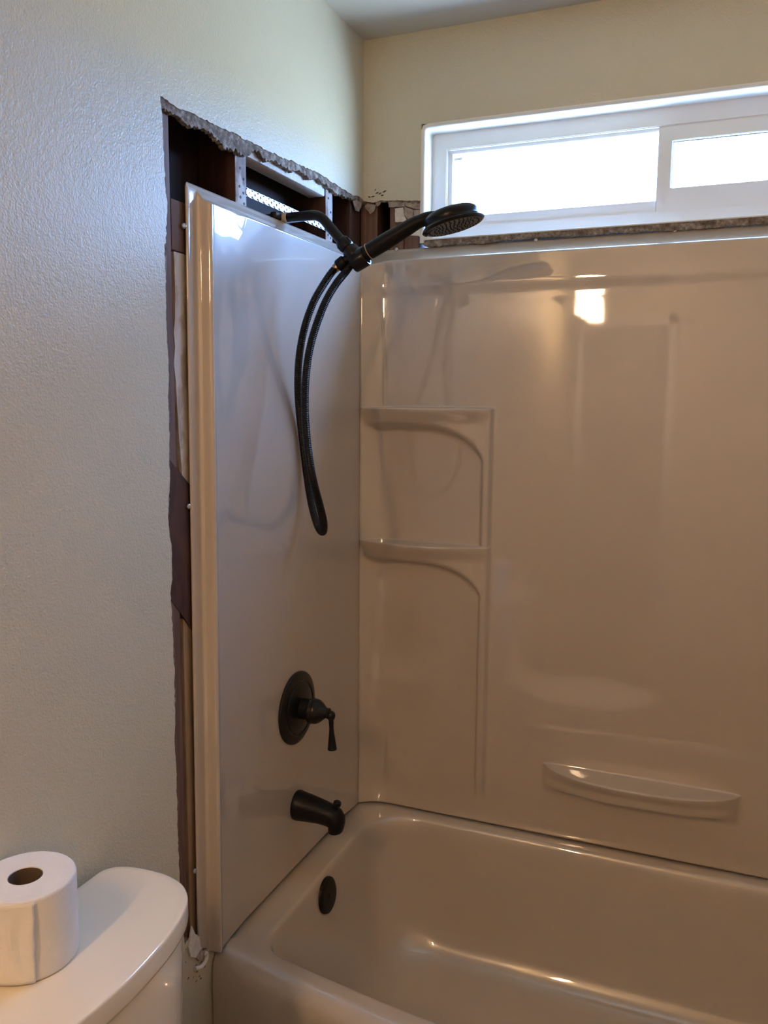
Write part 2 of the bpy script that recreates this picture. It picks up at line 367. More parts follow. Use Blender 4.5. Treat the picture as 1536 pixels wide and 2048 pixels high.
# framing in the back wall
def bstud(b, m, name='stud', label=None):
    o = boxobj(name, b, m, wall_back, bev=.002, label=label)
    return dark_sides(o, 1, -1) if name == 'stud' else o
bstud((0.0, .048, .0005, .089, .05, 2.42), M_STUD_MID)
bstud((.082, .121, .0005, .089, .05, 2.42), M_STUD_MID)
bstud((.122, .162, .0005, .089, .05, 2.42), M_STUD_MID)
bstud((.163, 1.42, .0008, .089, 1.86, 1.925), M_STUD_MID, 'sill_plate', 'brown rough sill board under the window')
bstud((.163, 1.42, .0008, .089, 2.235, 2.30), M_STUD_DARK, 'header')
bstud((1.41, 1.45, .0005, .089, .05, 2.42), M_STUD_DARK)
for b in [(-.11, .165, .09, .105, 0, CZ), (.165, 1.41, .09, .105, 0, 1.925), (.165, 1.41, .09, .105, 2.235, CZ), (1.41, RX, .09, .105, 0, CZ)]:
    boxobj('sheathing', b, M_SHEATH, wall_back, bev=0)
# debris at the foot of the hole
chip([(-.835, .500), (-.822, .535), (-.812, .512), (-.800, .500), (-.793, .470), (-.812, .462), (-.83, .476)], .0129, .0165, M_CHALK, wall_left, YZ, 'plaster_chunk', label='broken white plaster chunk at the foot of the hole')
chip([(-.812, .463), (-.795, .470), (-.785, .458), (-.79, .446), (-.805, .450)], .0129, .018, M_PAPER, wall_left, YZ, 'plaster_chunk')
bm = bmesh.new(); tube(bm, catmull([(.016, -.815, .441), (.020, -.800, .437), (.020, -.786, .440), (.018, -.779, .449), (.018, -.785, .455)], 5), .0042, 8)
finish('plaster_crumb', bm, M_CHALK, wall_left)
bm = bmesh.new()
for k in range(14):
    y = random.uniform(-.845, -.775); z = .50-(y+.85)*.7+random.uniform(-.07, .015); r = random.uniform(.0012, .0032)
    m4 = Matrix.Translation((.0128, y, z)) @ Matrix.Diagonal((.5, 1, random.uniform(.6, 1.6), 1))
    bmesh.ops.create_icosphere(bm, subdivisions=1, radius=r, matrix=m4)
finish('plaster_crumbs', bm, M_GYP, wall_left, smooth=False, kind='stuff')

# ------------------------------------------------------------------ window
win = empty('window_1', (WX0, .045, WZ0)); win['kind'] = 'structure'
FY = .046
def frame_rect(name, x0, x1, z0, z1, wl, wr, wb, wt, y0, y1, m, bev=.002, parent=win):
    """rectangular frame as one mesh with four mitred members"""
    bm = bmesh.new()
    o = [(x0, z0), (x1, z0), (x1, z1), (x0, z1)]; i = [(x0+wl, z0+wb), (x1-wr, z0+wb), (x1-wr, z1-wt), (x0+wl, z1-wt)]
    V = {}
    for d, yy in enumerate((y0, y1)):
        for s, ring in enumerate((o, i)):
            for k, (x, z) in enumerate(ring): V[d, s, k] = bm.verts.new((x, yy, z))
    for k in range(4):
        j = (k+1) % 4
        for d in (0, 1): bm.faces.new((V[d, 0, k], V[d, 0, j], V[d, 1, j], V[d, 1, k]))
        for s in (0, 1): bm.faces.new((V[0, s, k], V[0, s, j], V[1, s, j], V[1, s, k]))
    if bev: bmesh.ops.bevel(bm, geom=[e for e in bm.edges if abs(e.verts[0].co.x-e.verts[1].co.x) < 1e-6 or abs(e.verts[0].co.z-e.verts[1].co.z) < 1e-6 and abs(e.verts[0].co.y-e.verts[1].co.y) < 1e-6 if abs(e.verts[0].co.y-e.verts[1].co.y) < 1e-6], offset=bev, segments=2, affect='EDGES')
    return local(finish(name, bm, m, smooth=True, angle=40), parent)
frame_rect('window_frame', WX0-.004, WX1+.004, 1.930, WZ1+.006, .043, .043, .052, .047, .040, .085, M_VINYL)
frame_rect('sash', .219, .765, 1.978, 2.172, .014, .034, .030, .011, .050, .066, M_VINYL, .0012)
s2 = frame_rect('sash', .731, 1.352, 1.980, 2.172, .031, .031, .052, .036, .043, .058, M_VINYL, .0015)
s2['label'] = 'sliding sash with a broad stile, right side'
for (x0, x1, z0, z1, y) in [(.231, .735, 2.006, 2.163, .058), (.760, 1.323, 2.030, 2.138, .052)]:
    bm = bmesh.new(); box(bm, x0, x1, y, y+.003, z0, z1); local(finish('pane', bm, M_GLASS, smooth=False), win)
bm = bmesh.new(); box(bm, .764, 1.32, .0505, .0515, 2.1335, 2.1365); local(finish('gasket', bm, M_GASKET, smooth=False), win)
bm = bmesh.new(); box(bm, .234, .258, .053, .057, 2.1455, 2.1535, bev=.0015); local(finish('setting_clip', bm, M_VINYL), win)

# ------------------------------------------------------------------ tub surround
def zcap(z):      # how far from the studs the panel may stand at height z
    P = [(1.872, .09), (1.882, .050), (1.888, .034), (1.892, .0245), (1.894, .0215), (1.913, .0065), (1.9165, .0042), (1.920, .0030)]
    if z <= P[0][0]: return 1
    for (a, u), (b, v) in zip(P, P[1:]):
        if z <= b: return u+(v-u)*(z-a)/(b-a)
    return P[-1][1]
ZL = [.4425, .446, .45]+[.46+.02*i for i in range(71)]+[1.868, 1.872, 1.876, 1.880, 1.882, 1.884, 1.886, 1.888, 1.890, 1.892, 1.894, 1.898, 1.904, 1.910, 1.913, 1.9165, 1.920]
lp = [(.0030, -.774), (.0036, -.776), (.0050, -.777), (.0072, -.7766), (.0084, -.775), (.0088, -.771), (.0090, -.762), (.0092, -.753), (.0098, -.7505), (.0115, -.7493), (.0142, -.7488), (.0152, -.7480), (.0165, -.7475), (.0240, -.7466), (.0310, -.7456), (.0345, -.7445), (.0365, -.7425), (.0370, -.7400), (.0362, -.7375), (.0340, -.7340), (.0318, -.7290), (.0302, -.7220), (.0282, -.695), (.0264, -.662), (.0246, -.634), (.0240, -.622), (.0240, -.60)]
lp += [(.0240, -.60+.02*i) for i in range(1, 22)] + [(.0243, -.165), (.0248, -.150), (.0258, -.135), (.0275, -.118), (.0290, -.102), (.0298, -.088), (.0297, -.074), (.0293, -.062), (.0285, -.048), (.0265, -.030)]
def make_left(mirror=False):
    bm = bmesh.new(); rows = []
    for z in ZL:
        row = []
        for i, (x, y) in enumerate(lp):
            if y > -.625: x = x+.0048*(max(0, min(1.05, (z-1.75)/.14)))**2
            elif y > -.735: x = x-.0012*sst(1.80, 1.89, z)
            xx = min(x, zcap(z))
            yy = y
            tt = (z-1.906)/.0145     # rounded top corner of the flange
            if 0 < tt: yy = max(y, -.777+.011*(1-math.sqrt(max(0, 1-tt*tt))))     # rounded top corner of the flange
            if i < 3: yy = yy+.0
            yy -= .0095*(1.9-z)*(1-sst(-.62, -.25, y))      # the front edge stands a little out of plumb
            if mirror: xx = 1.527-xx
            row.append(bm.verts.new((xx, yy, z)))
        rows.append(row)
    for a, b in zip(rows, rows[1:]):
        for k in range(len(lp)-1): bm.faces.new((a[k], a[k+1], b[k+1], b[k]))
    th = -.0025 if not mirror else .0025
    return bm
def panel_finish(name, bm, normal_hint):
    o = finish(name, bm, M_GEL, smooth=True, angle=None)
    s = o.modifiers.new('thickness', 'SOLIDIFY'); s.thickness = .0022; s.offset = -1
    # orient normals towards the room
    me = o.data; acc = sum((p.normal*p.area for p in me.polygons), Vector())
    if acc.dot(Vector(normal_hint)) < 0: me.flip_normals()
    return o
pl_ = panel_finish('surround_panel', make_left(), (1, 0, 0))
tag(pl_, 'narrow glossy off-white end panel holding the faucet, nailed to the left wall studs', 'shower panel', 'tub surround panels')
pr_ = panel_finish('surround_panel', make_left(True), (-1, 0, 0))
tag(pr_, 'narrow glossy off-white end panel at the far right end of the tub, without fittings', 'shower panel', 'tub surround panels')
def screw(p, n, parent):
    bm = bmesh.new(); lathe(bm, [(.0048, 0), (.0052, .0010), (.0044, .0024), (.0024, .0032), (.0022, .0022), (0, .0020)], p, n, 14)
    return finish('screw', bm, M_ZINC, parent, angle=30)
for p in [(.0035, -.7815, 1.842), (.0035, -.785, 1.342), (.0035, -.7915, .628)]: screw((.0030, p[1], p[2]), (1, -.35, 0), pl_)

LXC, LW = .760, .228
def hfield(x, z):
    h = .038
    h += .0035*sst(1.800, 1.830, z)
    cove = .030*(1-max(0, x-.03)/.09)**2.4 if x < .12 else 0
    # recessed field of the tower, its raised right edge and the two shelves with arched aprons
    rec = .010*sst(.085, .125, x)*(1-sst(.340, .358, x))*sst(.50, .56, z)*(1-sst(1.50, 1.52, z))
    pil = .013*sst(.344, .360, x)*(1-sst(.370, .382, x))*sst(.49, .56, z)*(1-sst(1.519, 1.5265, z))
    face = 0
    for zt, dmid, dend, arch, drop in ((1.5265, .056, .028, .044, .120), (1.180, .066, .028, .046, .110)):
        if x < .384 and z <= zt+.004:
            u = max(0, min(1, (x-.03)/.340))
            D = dend+(.0145-dend)*u**2+(dmid-dend)*math.sin(PI*u)**.8
            D *= (1-sst(.371, .383, x))
            uu = max(0, (u-.42)/.56); zb = zt-arch-drop*(1-math.sqrt(max(0, 1-min(1, uu)**2.4)))
            top = 1-sst(zt-.005, zt+.0006, z)
            under = sst(zb-.026, zb+.006, z)
            body = .72+.28*sst(zt-.045, zt-.006, z)
            face = max(face, D*top*under*body+rec*top*under)
    h += max(face, pil, cove+rec)-rec
    # soap ledge
    t = (x-LXC)/LW
    if abs(t) < 1 and .53 < z < .64:
        D = .078*(1-abs(t)**2.4)**.7
        top = 1-sst(.6300, .6345, z); und = sst(.556, .588, z)
        h += D*top*und*(.78+.22*sst(.60, .628, z))
    if abs(t) < 1.03 and z < .634: h -= .0035*sst(.52, .60, z)*(1-sst(.97, 1.03, abs(t)))*(1-sst(.628, .634, z))*0
    return h
XL = [.0305, .036, .042, .05, .058, .066, .075, .084, .093, .102, .111, .12]+[.126+.006*i for i in range(36)]
XL = sorted(set(XL+[.340+.0022*i for i in range(20)]+[.386+.007*i for i in range(17)]+[.505+.005*i for i in range(104)]+[1.03+.02*i for i in range(24)]+[1.4965]))
ZB = [.4425, .446]+[.455+.008*i for i in range(9)]+[.530+.004*i for i in range(24)]
ZB += [.627, .6285, .630, .631, .632, .633, .634, .635, .640]+[.65+.02*i for i in range(17)]+[.985+.004*i for i in range(46)]+[1.17, 1.173, 1.175, 1.176, 1.177, 1.178, 1.179, 1.180, 1.1805, 1.182, 1.186]+[1.20+.012*i for i in range(10)]+[1.32+.004*i for i in range(49)]+[1.516, 1.519, 1.5215, 1.5225, 1.5235, 1.5245, 1.5255, 1.5265, 1.5272, 1.529, 1.534]+[1.545+.02*i for i in range(13)]+[1.80+.005*i for i in range(8)]+[1.85, 1.862]+ZL[-16:]
ZB = sorted(set(round(z, 5) for z in ZB))
ZB = [z for i, z in enumerate(ZB) if i == 0 or z-ZB[i-1] > .0004]
bm = bmesh.new(); rows = []
for z in ZB:
    c = zcap(z-.004 if z > 1.868 else z)
    if z > 1.868:
        zz = z; c = {True: 1}.get(z < 1.872) or None
    row = []
    for x in XL:
        h = hfield(x, min(z, 1.87))
        if z > 1.876:
            Pc = [(1.876, .085), (1.886, .050), (1.890, .0445), (1.8935, .0405), (1.896, .0360), (1.918, .0080), (1.9225, .0048), (1.926, .0035)]
            zz = 1.876+(z-1.876)*(1.926-1.876)/(1.920-1.876); cc = Pc[-1][1]
            for (a, u), (b, v) in zip(Pc, Pc[1:]):
                if a <= zz <= b: cc = u+(v-u)*(zz-a)/(b-a); break
            row.append(bm.verts.new((x, -min(h, cc), zz)))
        else: row.append(bm.verts.new((x, -h, z)))
    rows.append(row)
for a, b in zip(rows, rows[1:]):
    for k in range(len(XL)-1): bm.faces.new((a[k], a[k+1], b[k+1], b[k]))
pb_ = panel_finish('surround_panel', bm, (0, -1, 0))
tag(pb_, 'wide glossy off-white back panel with two moulded shelves and a soap ledge, under the window', 'shower panel', 'tub surround panels')
for p in [(.103, -.0045, 1.926), (.464, -.0045, 1.927), (.780, -.0045, 1.928), (1.12, -.0045, 1.927)]: screw(p, (0, -1, .15), pb_)

# ------------------------------------------------------------------ bathtub
def rrect(x0, x1, y0, y1, r, bow=0, rf=None):
    """rounded rectangle, constant point count; r back corner radius, rf front; front edge bowed"""
    rf = r if rf is None else rf; pts = []
    def bowy(x):
        t = max(0, min(1, (x-x0)/(x1-x0))); return -bow*math.sin(PI*t)
    def arc(cx, cy, rad, a0, n=12):
        for k in range(n+1):
            a = a0+PI/2*k/n; pts.append((cx+rad*math.cos(a), cy+rad*math.sin(a)))
    def line(a, b, n):
        for k in range(1, n): t = k/n; pts.append((a[0]+(b[0]-a[0])*t, a[1]+(b[1]-a[1])*t))
    arc(x1-r, y1-r, r, 0); line((x1-r, y1), (x0+r, y1), 12)
    arc(x0+r, y1-r, r, PI/2); line((x0, y1-r), (x0, y0+rf), 10)
    arc(x0+rf, y0+rf, rf, PI); line((x0+rf, y0), (x1-rf, y0), 24)
    arc(x1-rf, y0+rf, rf, 1.5*PI); line((x1, y0+rf), (x1, y1-r), 10)
    ym = (y0+y1)/2
    return [(x, y+(bowy(x)*min(1, max(0, (ym-y)/(ym-y0))) if y < ym else 0)) for x, y in pts]
rings = []
def ring(z, x0, x1, y0, y1, r, bow=0, rf=None): rings.append([(x, y, z) for x, y in rrect(x0, x1, y0, y1, r, bow, rf)])
ring(.0, .014, 1.514, -.758, -.012, .004, .100); ring(.375, .014, 1.514, -.758, -.012, .004, .100)
ring(.400, .014, 1.514, -.757, -.012, .004, .100); ring(.415, .014, 1.514, -.753, -.012, .004, .100)
ring(.426, .014, 1.514, -.747, -.012, .004, .099); ring(.434, .014, 1.514, -.738, -.012, .004, .098); ring(.4388, .014, 1.514, -.727, -.012, .004, .097)
ring(.440, .015, 1.513, -.715, -.013, .004, .095)
ring(.4404, .086, 1.409, -0.7150, -.070, .125, .072, .055)
ring(.4394, .0912, 1.404, -0.7100, -.075, .125, .072, .055); ring(.436, .0952, 1.400, -0.7060, -.079, .125, .072, .055)
ring(.430, .0978, 1.397, -0.7035, -.0815, .125, .072, .055); ring(.420, .1000, 1.394, -0.7015, -.0845, .125, .072, .055)
ring(.400, .1025, 1.388, -0.6990, -.088, .125, .070, .055); ring(.340, .110, 1.368, -0.6920, -.094, .125, .060, .06)
ring(.260, .123, 1.338, -0.6820, -.102, .125, .045, .09); ring(.190, .140, 1.305, -0.6710, -.110, .122, .030, .10)
ring(.145, .158, 1.275, -0.6600, -.120, .12, .018, .11); ring(.120, .178, 1.250, -0.6480, -.132, .12, .010, .11)
ring(.107, .200, 1.225, -.604, -.148, .115, .006, .10); ring(.100, .232, 1.190, -.585, -.170, .10, .003, .10)
ring(.096, .30, 1.10, -.54, -.22, .08, 0, .08); ring(.092, .45, .90, -.45, -.31, .05, 0, .05)
bm = bmesh.new(); R_ = [[bm.verts.new(p) for p in r] for r in rings]; n = len(R_[0])
for a, b in zip(R_, R_[1:]):
    for k in range(n): bm.faces.new((a[k], a[(k+1) % n], b[(k+1) % n], b[k]))
bm.faces.new(R_[-1]); bm.faces.new(R_[0])
tub = finish('bathtub', bm, M_TUB, smooth=True, angle=50)
tag(tub, 'glossy off-white alcove bathtub with bowed front below the surround', 'bathtub')
bm = bmesh.new(); lathe(bm, [(.0, -.004), (.030, -.004), (.030, .002), (.028, .0035), (0, .0030)], (.255, -.47, .1005), (0, 0, 1), 32)
finish('drain', bm, M_BRONZE, tub)
bm = bmesh.new(); lathe(bm, [(.0, -.002), (.0395, -.002), (.0415, .001), (.0405, .006), (.036, .0090), (.030, .0098), (.010, .0100), (0, .0100)], (.1035, -.417, .388), (1, 0, .13), 48)
ov = finish('overflow_plate', bm, M_BRONZE_MATT, tub); ov['label'] = 'round black overflow cover'
bm = bmesh.new(); lathe(bm, [(.0045, .009), (.0045, .0115), (0, .012)], (.1035, -.417, .388), (1, 0, .13), 14); finish('screw', bm, M_BRONZE, ov)

# ------------------------------------------------------------------ valve, spout
PX = .0245
valve = empty('shower_valve', (PX, -.412, .832))
bm = bmesh.new(); lathe(bm, [(.0, 0), (.0845, 0), (.0850, .003), (.0835, .0060), (.079, .0085), (.070, .0102), (.0645, .0108), (.0625, .0090), (.0600, .0090), (.058, .0112), (.045, .0150), (.030, .0170), (.0, .0175)], (PX-.0003, -.412, .832), (1, 0, 0), 72)
local(finish('escutcheon', bm, M_BRONZE, angle=28), valve)
bm = bmesh.new(); lathe(bm, [(0, .012), (.024, .012), (.024, .040), (.0, .040)], (PX, -.412, .832), (1, 0, 0), 32); local(finish('sleeve', bm, M_BRONZE_MATT), valve)
bm = bmesh.new(); lathe(bm, [(0, .036), (.026, .036), (.0295, .038), (.0305, .041), (.029, .0435), (.0285, .045), (.0290, .050), (.0275, .056), (.024, .062), (.019, .068), (.0145, .073), (.0120, .077), (.0112, .080), (.0125, .0815), (.0125, .084), (.009, .087), (0, .088)], (PX, -.412, .830), (1, 0, 0), 40)
local(finish('bell_hub', bm, M_BRONZE, angle=40), valve)
bm = bmesh.new()
lathe(bm, [(0, -.0105), (.005, -.0098), (.009, -.006), (.0105, 0), (.0092, .006), (.0065, .010), (.0058, .013), (.0062, .016), (.0056, .020), (.0052, .030), (.0062, .042), (.0080, .056), (.0095, .068), (.0100, .076), (.0108, .077), (.0106, .0805), (.0, .0812)], (.1135, -.412, .826), (.04, 0, -1), 24)
local(finish('lever', bm, M_BRONZE, angle=40), valve)
tag(valve, 'black bronze shower valve with round plate and downward lever on the end panel', 'faucet valve')
# spout
spout = empty('tub_spout', (PX, -.412, .594))
secs = [  # centre (x,z), tilt deg of section normal from +x downwards, half width y, half height
 (.0235, .5935, 0, .0325, .0345), (.030, .5935, 0, .0335, .0355), (.034, .5930, 0, .0325, .0345), (.060, .5915, 2, .0300, .0315), (.085, .5895, 4, .0275, .0285), (.104, .5865, 6, .0262, .0268), (.116, .5838, 15, .0257, .0262), (.1240, .5790, 32, .0250, .0256), (.1275, .5715, 52, .0243, .0236), (.1275, .5630, 70, .0232, .0208), (.1265, .5560, 84, .0222, .0182), (.1255, .5490, 90, .0208, .0158)]
bm = bmesh.new(); rr = []
for cx, cz, a, ry, rz in secs:
    a = math.radians(a); ux, uz = math.sin(a), math.cos(a)
    rr.append([bm.verts.new((cx+ux*rz*math.sin(t), -.412+ry*math.cos(t), cz+uz*rz*math.sin(t))) for t in (2*PI*k/36 for k in range(36))])
for a, b in zip(rr, rr[1:]):
    for k in range(36): bm.faces.new((a[k], a[(k+1) % 36], b[(k+1) % 36], b[k]))
inner = bmesh.ops.inset_region(bm, faces=[bm.faces.new(rr[-1])], thickness=.003)
bm.faces.new(rr[0][::-1])
local(finish('spout_body', bm, M_BRONZE_MATT, angle=50), spout)
bm = bmesh.new(); lathe(bm, [(.0045, 0), (.0045, .010), (.0058, .012), (.0088, .0145), (.0098, .019), (.0088, .0235), (.005, .0262), (0, .0268)], (.126, -.412, .598), (.18, 0, 1), 24)
local(finish('diverter_knob', bm, M_BRONZE), spout)
tag(spout, 'black bronze tub spout with diverter knob on top, below the valve', 'tub spout')

# ------------------------------------------------------------------ shower arm, holder, hand shower, hose
AY = -.403
V = Vector
arm = empty('shower_pipe', (0, AY, 1.932))
p = catmull([(-.004, AY, 1.932), (.03, AY, 1.932), (.062, AY, 1.9325), (.078, AY, 1.930), (.092, AY, 1.9215), (.108, AY, 1.904), (.130, AY, 1.8795), (.146, AY, 1.861)], 8)
bm = bmesh.new(); tube(bm, p, .0106, 24); local(finish('pipe', bm, M_BRONZE), arm)
bm = bmesh.new(); lathe(bm, [(.0, -.010), (.0112, -.010), (.0119, -.004), (.0119, .004), (.0112, .0062), (0, .0062)], (0, AY, 1.932), (1, 0, 0), 24); local(finish('threaded_end', bm, M_TAPE), arm)
bm = bmesh.new(); tube(bm, [V((-.075, AY, 1.932)), V((-.011, AY, 1.932))], .011, 20); local(finish('supply_elbow', bm, M_BRASS), arm)
bm = bmesh.new(); box(bm, -.020, -.0035, AY-.034, AY+.034, 1.925, 1.940, bev=.004); local(finish('mounting_ear', bm, M_DARK), arm)
tag(arm, 'bent black shower pipe coming out of the open wall above the end panel', 'shower pipe')
ax = V((.70, 0, -.714)).normalized()
holder = empty('shower_holder', (.146, AY, 1.861))
o0 = V((.1335, AY, 1.8755))
bm = bmesh.new(); lathe(bm, [(0, 0), (.0135, 0), (.0150, .002), (.0158, .008), (.0158, .020), (.0145, .023), (.0130, .0245), (.0165, .027), (.0180, .031), (.0180, .050), (.0165, .054), (.0165, .066), (.0150, .072), (0, .073)], o0, ax, 32)
local(finish('swivel_body', bm, M_BRONZE, angle=30), holder)
bm = bmesh.new()
for k in range(6):
    a = 2*PI*k/6; s = ax.orthogonal().normalized(); t = ax.cross(s); c = o0+ax*.014+(s*math.cos(a)+t*math.sin(a))*.0155
    tube(bm, [c-ax*.006, c+ax*.006], .0022, 6)
local(finish('grip_ribs', bm, M_BRONZE, label=None), holder)
# cradle that the handle sits in
hd = V((.900, 0, .436)).normalized(); hp = V((.172, AY, 1.8365))
bm = bmesh.new(); lathe(bm, [(.0150, 0), (.0205, 0), (.0215, .003), (.0215, .030), (.0200, .033), (.0175, .033), (.0150, .030)], hp-hd*.012-V((0, 0, .004)), hd, 32, close=False)
local(finish('cradle', bm, M_BRONZE, angle=30), holder)
# side outlet for the hose
od = V((-.033, -.004, -.0235)).normalized(); oo = V((.163, AY, 1.846))
bm = bmesh.new(); lathe(bm, [(0, 0), (.0105, 0), (.0105, .022), (.0138, .024), (.0142, .027), (.0142, .040), (.0125, .043), (0, .043)], oo, od, 28)
local(finish('hose_outlet', bm, M_BRONZE_MATT, angle=30), holder)
tag(holder, 'black swivel holder screwed on the end of the shower arm', 'shower bracket')
# hand shower
hs = empty('hand_shower', tuple(hp))
bm = bmesh.new()
hpts = catmull([hp-hd*.016, hp, hp+hd*.03, hp+hd*.07, hp+hd*.11, hp+hd*.14, V((.312, AY, 1.9025)), V((.328, AY, 1.9060)), V((.345, AY, 1.9050))], 6)
hr = catmull([(r, 0, 0) for r in (.0125, .0150, .0168, .0172, .0160, .0142, .0130, .0140, .0150)], 6)
tube(bm, hpts, [v.x for v in hr], 28); local(finish('handle', bm, M_BRONZE_MATT), hs)
bm = bmesh.new(); lathe(bm, [(.0168, 0), (.0176, .0004), (.0176, .0016), (.0168, .002)], hp+hd*.028, hd, 28, close=False); local(finish('handle_ring', bm, M_BRASS), hs)
hn = V((.245, .055, -.968)).normalized(); hc = V((.3835, AY, 1.8875))
bm = bmesh.new(); lathe(bm, [(0, .001), (.055, .001), (.0585, .0012), (.0622, -.0012), (.0635, -.0040), (.0610, -.0065), (.0570, -.0080), (.0560, -.0110), (.0565, -.0130), (.0560, -.0210), (.0530, -.0265), (.0470, -.0305), (.035, -.0335), (.016, -.036), (0, -.0362)], hc, hn, 64)
local(finish('spray_head', bm, M_BRONZE, angle=28), hs)
bm = bmesh.new(); s = hn.orthogonal().normalized(); t = hn.cross(s)
for rad, m in ((.008, 6), (.016, 11), (.024, 16), (.032, 22), (.040, 27), (.051, 34)):
    for k in range(m):
        a = 2*PI*k/m; lathe(bm, [(.0014, 0), (.0012, .0018), (0, .0020)], hc+hn*.001+(s*math.cos(a)+t*math.sin(a))*rad, hn, 6)
local(finish('spray_nozzles', bm, M_HOSE, smooth=True, kind='stuff'), hs)
bm = bmesh.new(); tube(bm, [V((.336, AY-.016, 1.884)), V((.332, AY-.020, 1.876)), V((.329, AY-.022, 1.869))], [.007, .0062, .0055], 14)
local(finish('spray_selector', bm, M_BRONZE_MATT), hs)
tag(hs, 'black hand shower with broad round head tilted down, resting in the holder', 'hand shower')
# hose
HP = [(.1335, -.4055, 1.8265), (.126, -.407, 1.821)] + [(0.118, -0.4083, 1.817), (0.102, -0.4336, 1.776), (0.09, -0.4474, 1.749), (0.075, -0.4601, 1.6965), (0.063, -0.4605, 1.6447), (0.05, -0.4457, 1.5928), (0.039, -0.4234, 1.5394), (0.034, -0.4029, 1.4844), (0.034, -0.3891, 1.4281), (0.036, -0.3789, 1.371), (0.044, -0.3775, 1.3141), (0.062, -0.3882, 1.2705), (0.085, -0.4091, 1.2474), (0.105, -0.4294, 1.2482), (0.125, -0.4674, 1.2755), (0.14, -0.5187, 1.3208), (0.142, -0.5476, 1.3621), (0.135, -0.5536, 1.4082), (0.12, -0.5396, 1.4579), (0.105, -0.5191, 1.5185), (0.098, -0.503, 1.5802), (0.1, -0.4906, 1.6422), (0.108, -0.4717, 1.6946), (0.122, -0.4552, 1.7469), (0.138, -0.4378, 1.7831), (0.15, -0.4114, 1.8108)] + [(.1575, AY, 1.8265)]
# relax the control points slightly for an even curve
Q = [V(q) for q in HP]
for _ in range(1): Q = [Q[0], Q[1]]+[Q[i]*.6+(Q[i-1]+Q[i+1])*.2 for i in range(2, len(Q)-2)]+[Q[-2], Q[-1]]
hpth = resample(catmull(Q, 24), .0013)
hose = empty('shower_hose', HP[0])
bm = bmesh.new(); tube(bm, hpth, lambda i, n: .0086 if i % 3 == 0 else (.0078 if i % 3 == 1 else .0078), 12)
local(finish('ribbed_tube', bm, M_HOSE, angle=60), hose)
d0 = (hpth[6]-hpth[0]).normalized(); bm = bmesh.new(); lathe(bm, [(.0088, 0), (.0094, .001), (.0094, .011), (.0088, .012)], hpth[4], d0, 24, close=False); local(finish('end_ferrule', bm, M_BRASS, label='brass coloured ferrule'), hose)
tag(hose, 'long black ribbed shower hose hanging in a loop from the holder', 'shower hose')

# ------------------------------------------------------------------ toilet
LZ = .790
toilet = empty('toilet', (.03, -1.268, 0)); CY = -1.268
half = [(.027, 0), (.027, .06), (.027, .12), (.0271, .17), (.0275, .188), (.0315, .200), (.045, .213), (.071, .222), (.105, .2245), (.137, .2225), (.168, .212), (.190, .195), (.203, .178), (.212, .160), (.222, .130), (.230, .090), (.2345, .045), (.236, 0)]
def outline(h, sx=1, d=0):
    a = [(x, CY+y) for x, y in h]; b = [(x, CY-y) for x, y in h[::-1]][1:-1]
    P = [V((x, y, 0)) for x, y in a+b]
    # smooth and inset by d
    C0 = V((.13, CY, 0)); out = []
    n = len(P)
    for i, p in enumerate(P):
        T = (P[(i+1) % n]-P[i-1]).normalized(); N = V((-T.y, T.x, 0)); 
        if N.dot(C0-p) < 0: N = -N
        out.append(p+N*d)
    return out
def subd(P, k=3):
    n = len(P); out = []
    for i in range(n):
        a, b, c, d = P[i-1], P[i], P[(i+1) % n], P[(i+2) % n]
        for j in range(k):
            t = j/k; out.append(.5*((2*b)+(-a+c)*t+(2*a-5*b+4*c-d)*t*t+(-a+3*b-3*c+d)*t**3))
    return out
def loft(bm, specs):
    rs = []
    for d, z in specs: rs.append([bm.verts.new((q.x, q.y, z)) for q in subd(outline(half, d=d))])
    n = len(rs[0])
    for a, b in zip(rs, rs[1:]):
        for k in range(n): bm.faces.new((a[k], a[(k+1) % n], b[(k+1) % n], b[k]))
    bm.faces.new(rs[0]); bm.faces.new(rs[-1][::-1])
bm = bmesh.new(); loft(bm, [(.020, .752), (.0035, .752), (.001, .755), (.0, .760), (.0, .7855), (.0005, .7880), (.0016, .7894), (.0035, LZ), (.012, LZ)])
local(finish('tank_lid', bm, M_PORC, angle=60), toilet)
bm = bmesh.new(); loft(bm, [(.040, .400), (.030, .402), (.024, .42), (.012, .60), (.009, .752)]); local(finish('tank', bm, M_PORC, angle=60), toilet)
bm = bmesh.new(); tube(bm, [V((.19, CY-.150, .70)), V((.235, CY-.150, .70))], .010, 16); tube(bm, [V((.235, CY-.155, .70)), V((.240, CY-.085, .690))], [.007, .006], 12); local(finish('flush_lever', bm, M_CHROME), toilet)
def ell(bm, specs, cap=True, seg=40):
    rs = []
    for cx, a, b, z in specs: rs.append([bm.verts.new((cx+a*math.cos(2*PI*k/seg), CY+b*math.sin(2*PI*k/seg), z)) for k in range(seg)])
    for p_, q_ in zip(rs, rs[1:]):
        for k in range(seg): bm.faces.new((p_[k], p_[(k+1) % seg], q_[(k+1) % seg], q_[k]))
    if cap: bm.faces.new(rs[0]); bm.faces.new(rs[-1][::-1])
bm = bmesh.new(); ell(bm, [(.33, .22, .115, 0), (.34, .22, .11, .03), (.37, .20, .10, .12), (.40, .22, .13, .22), (.42, .26, .17, .33), (.43, .275, .185, .385), (.43, .275, .185, .398), (.44, .22, .13, .398), (.44, .20, .12, .33), (.44, .10, .07, .24)])
box(bm, .06, .28, CY-.11, CY+.11, .30, .40, bev=.02)
local(finish('bowl', bm, M_PORC, angle=50), toilet)
bm = bmesh.new(); ell(bm, [(.44, .262, .180, .400), (.44, .270, .187, .405), (.44, .268, .185, .417), (.44, .24, .16, .421)]); box(bm, .17, .26, CY-.09, CY+.09, .400, .425, bev=.006)
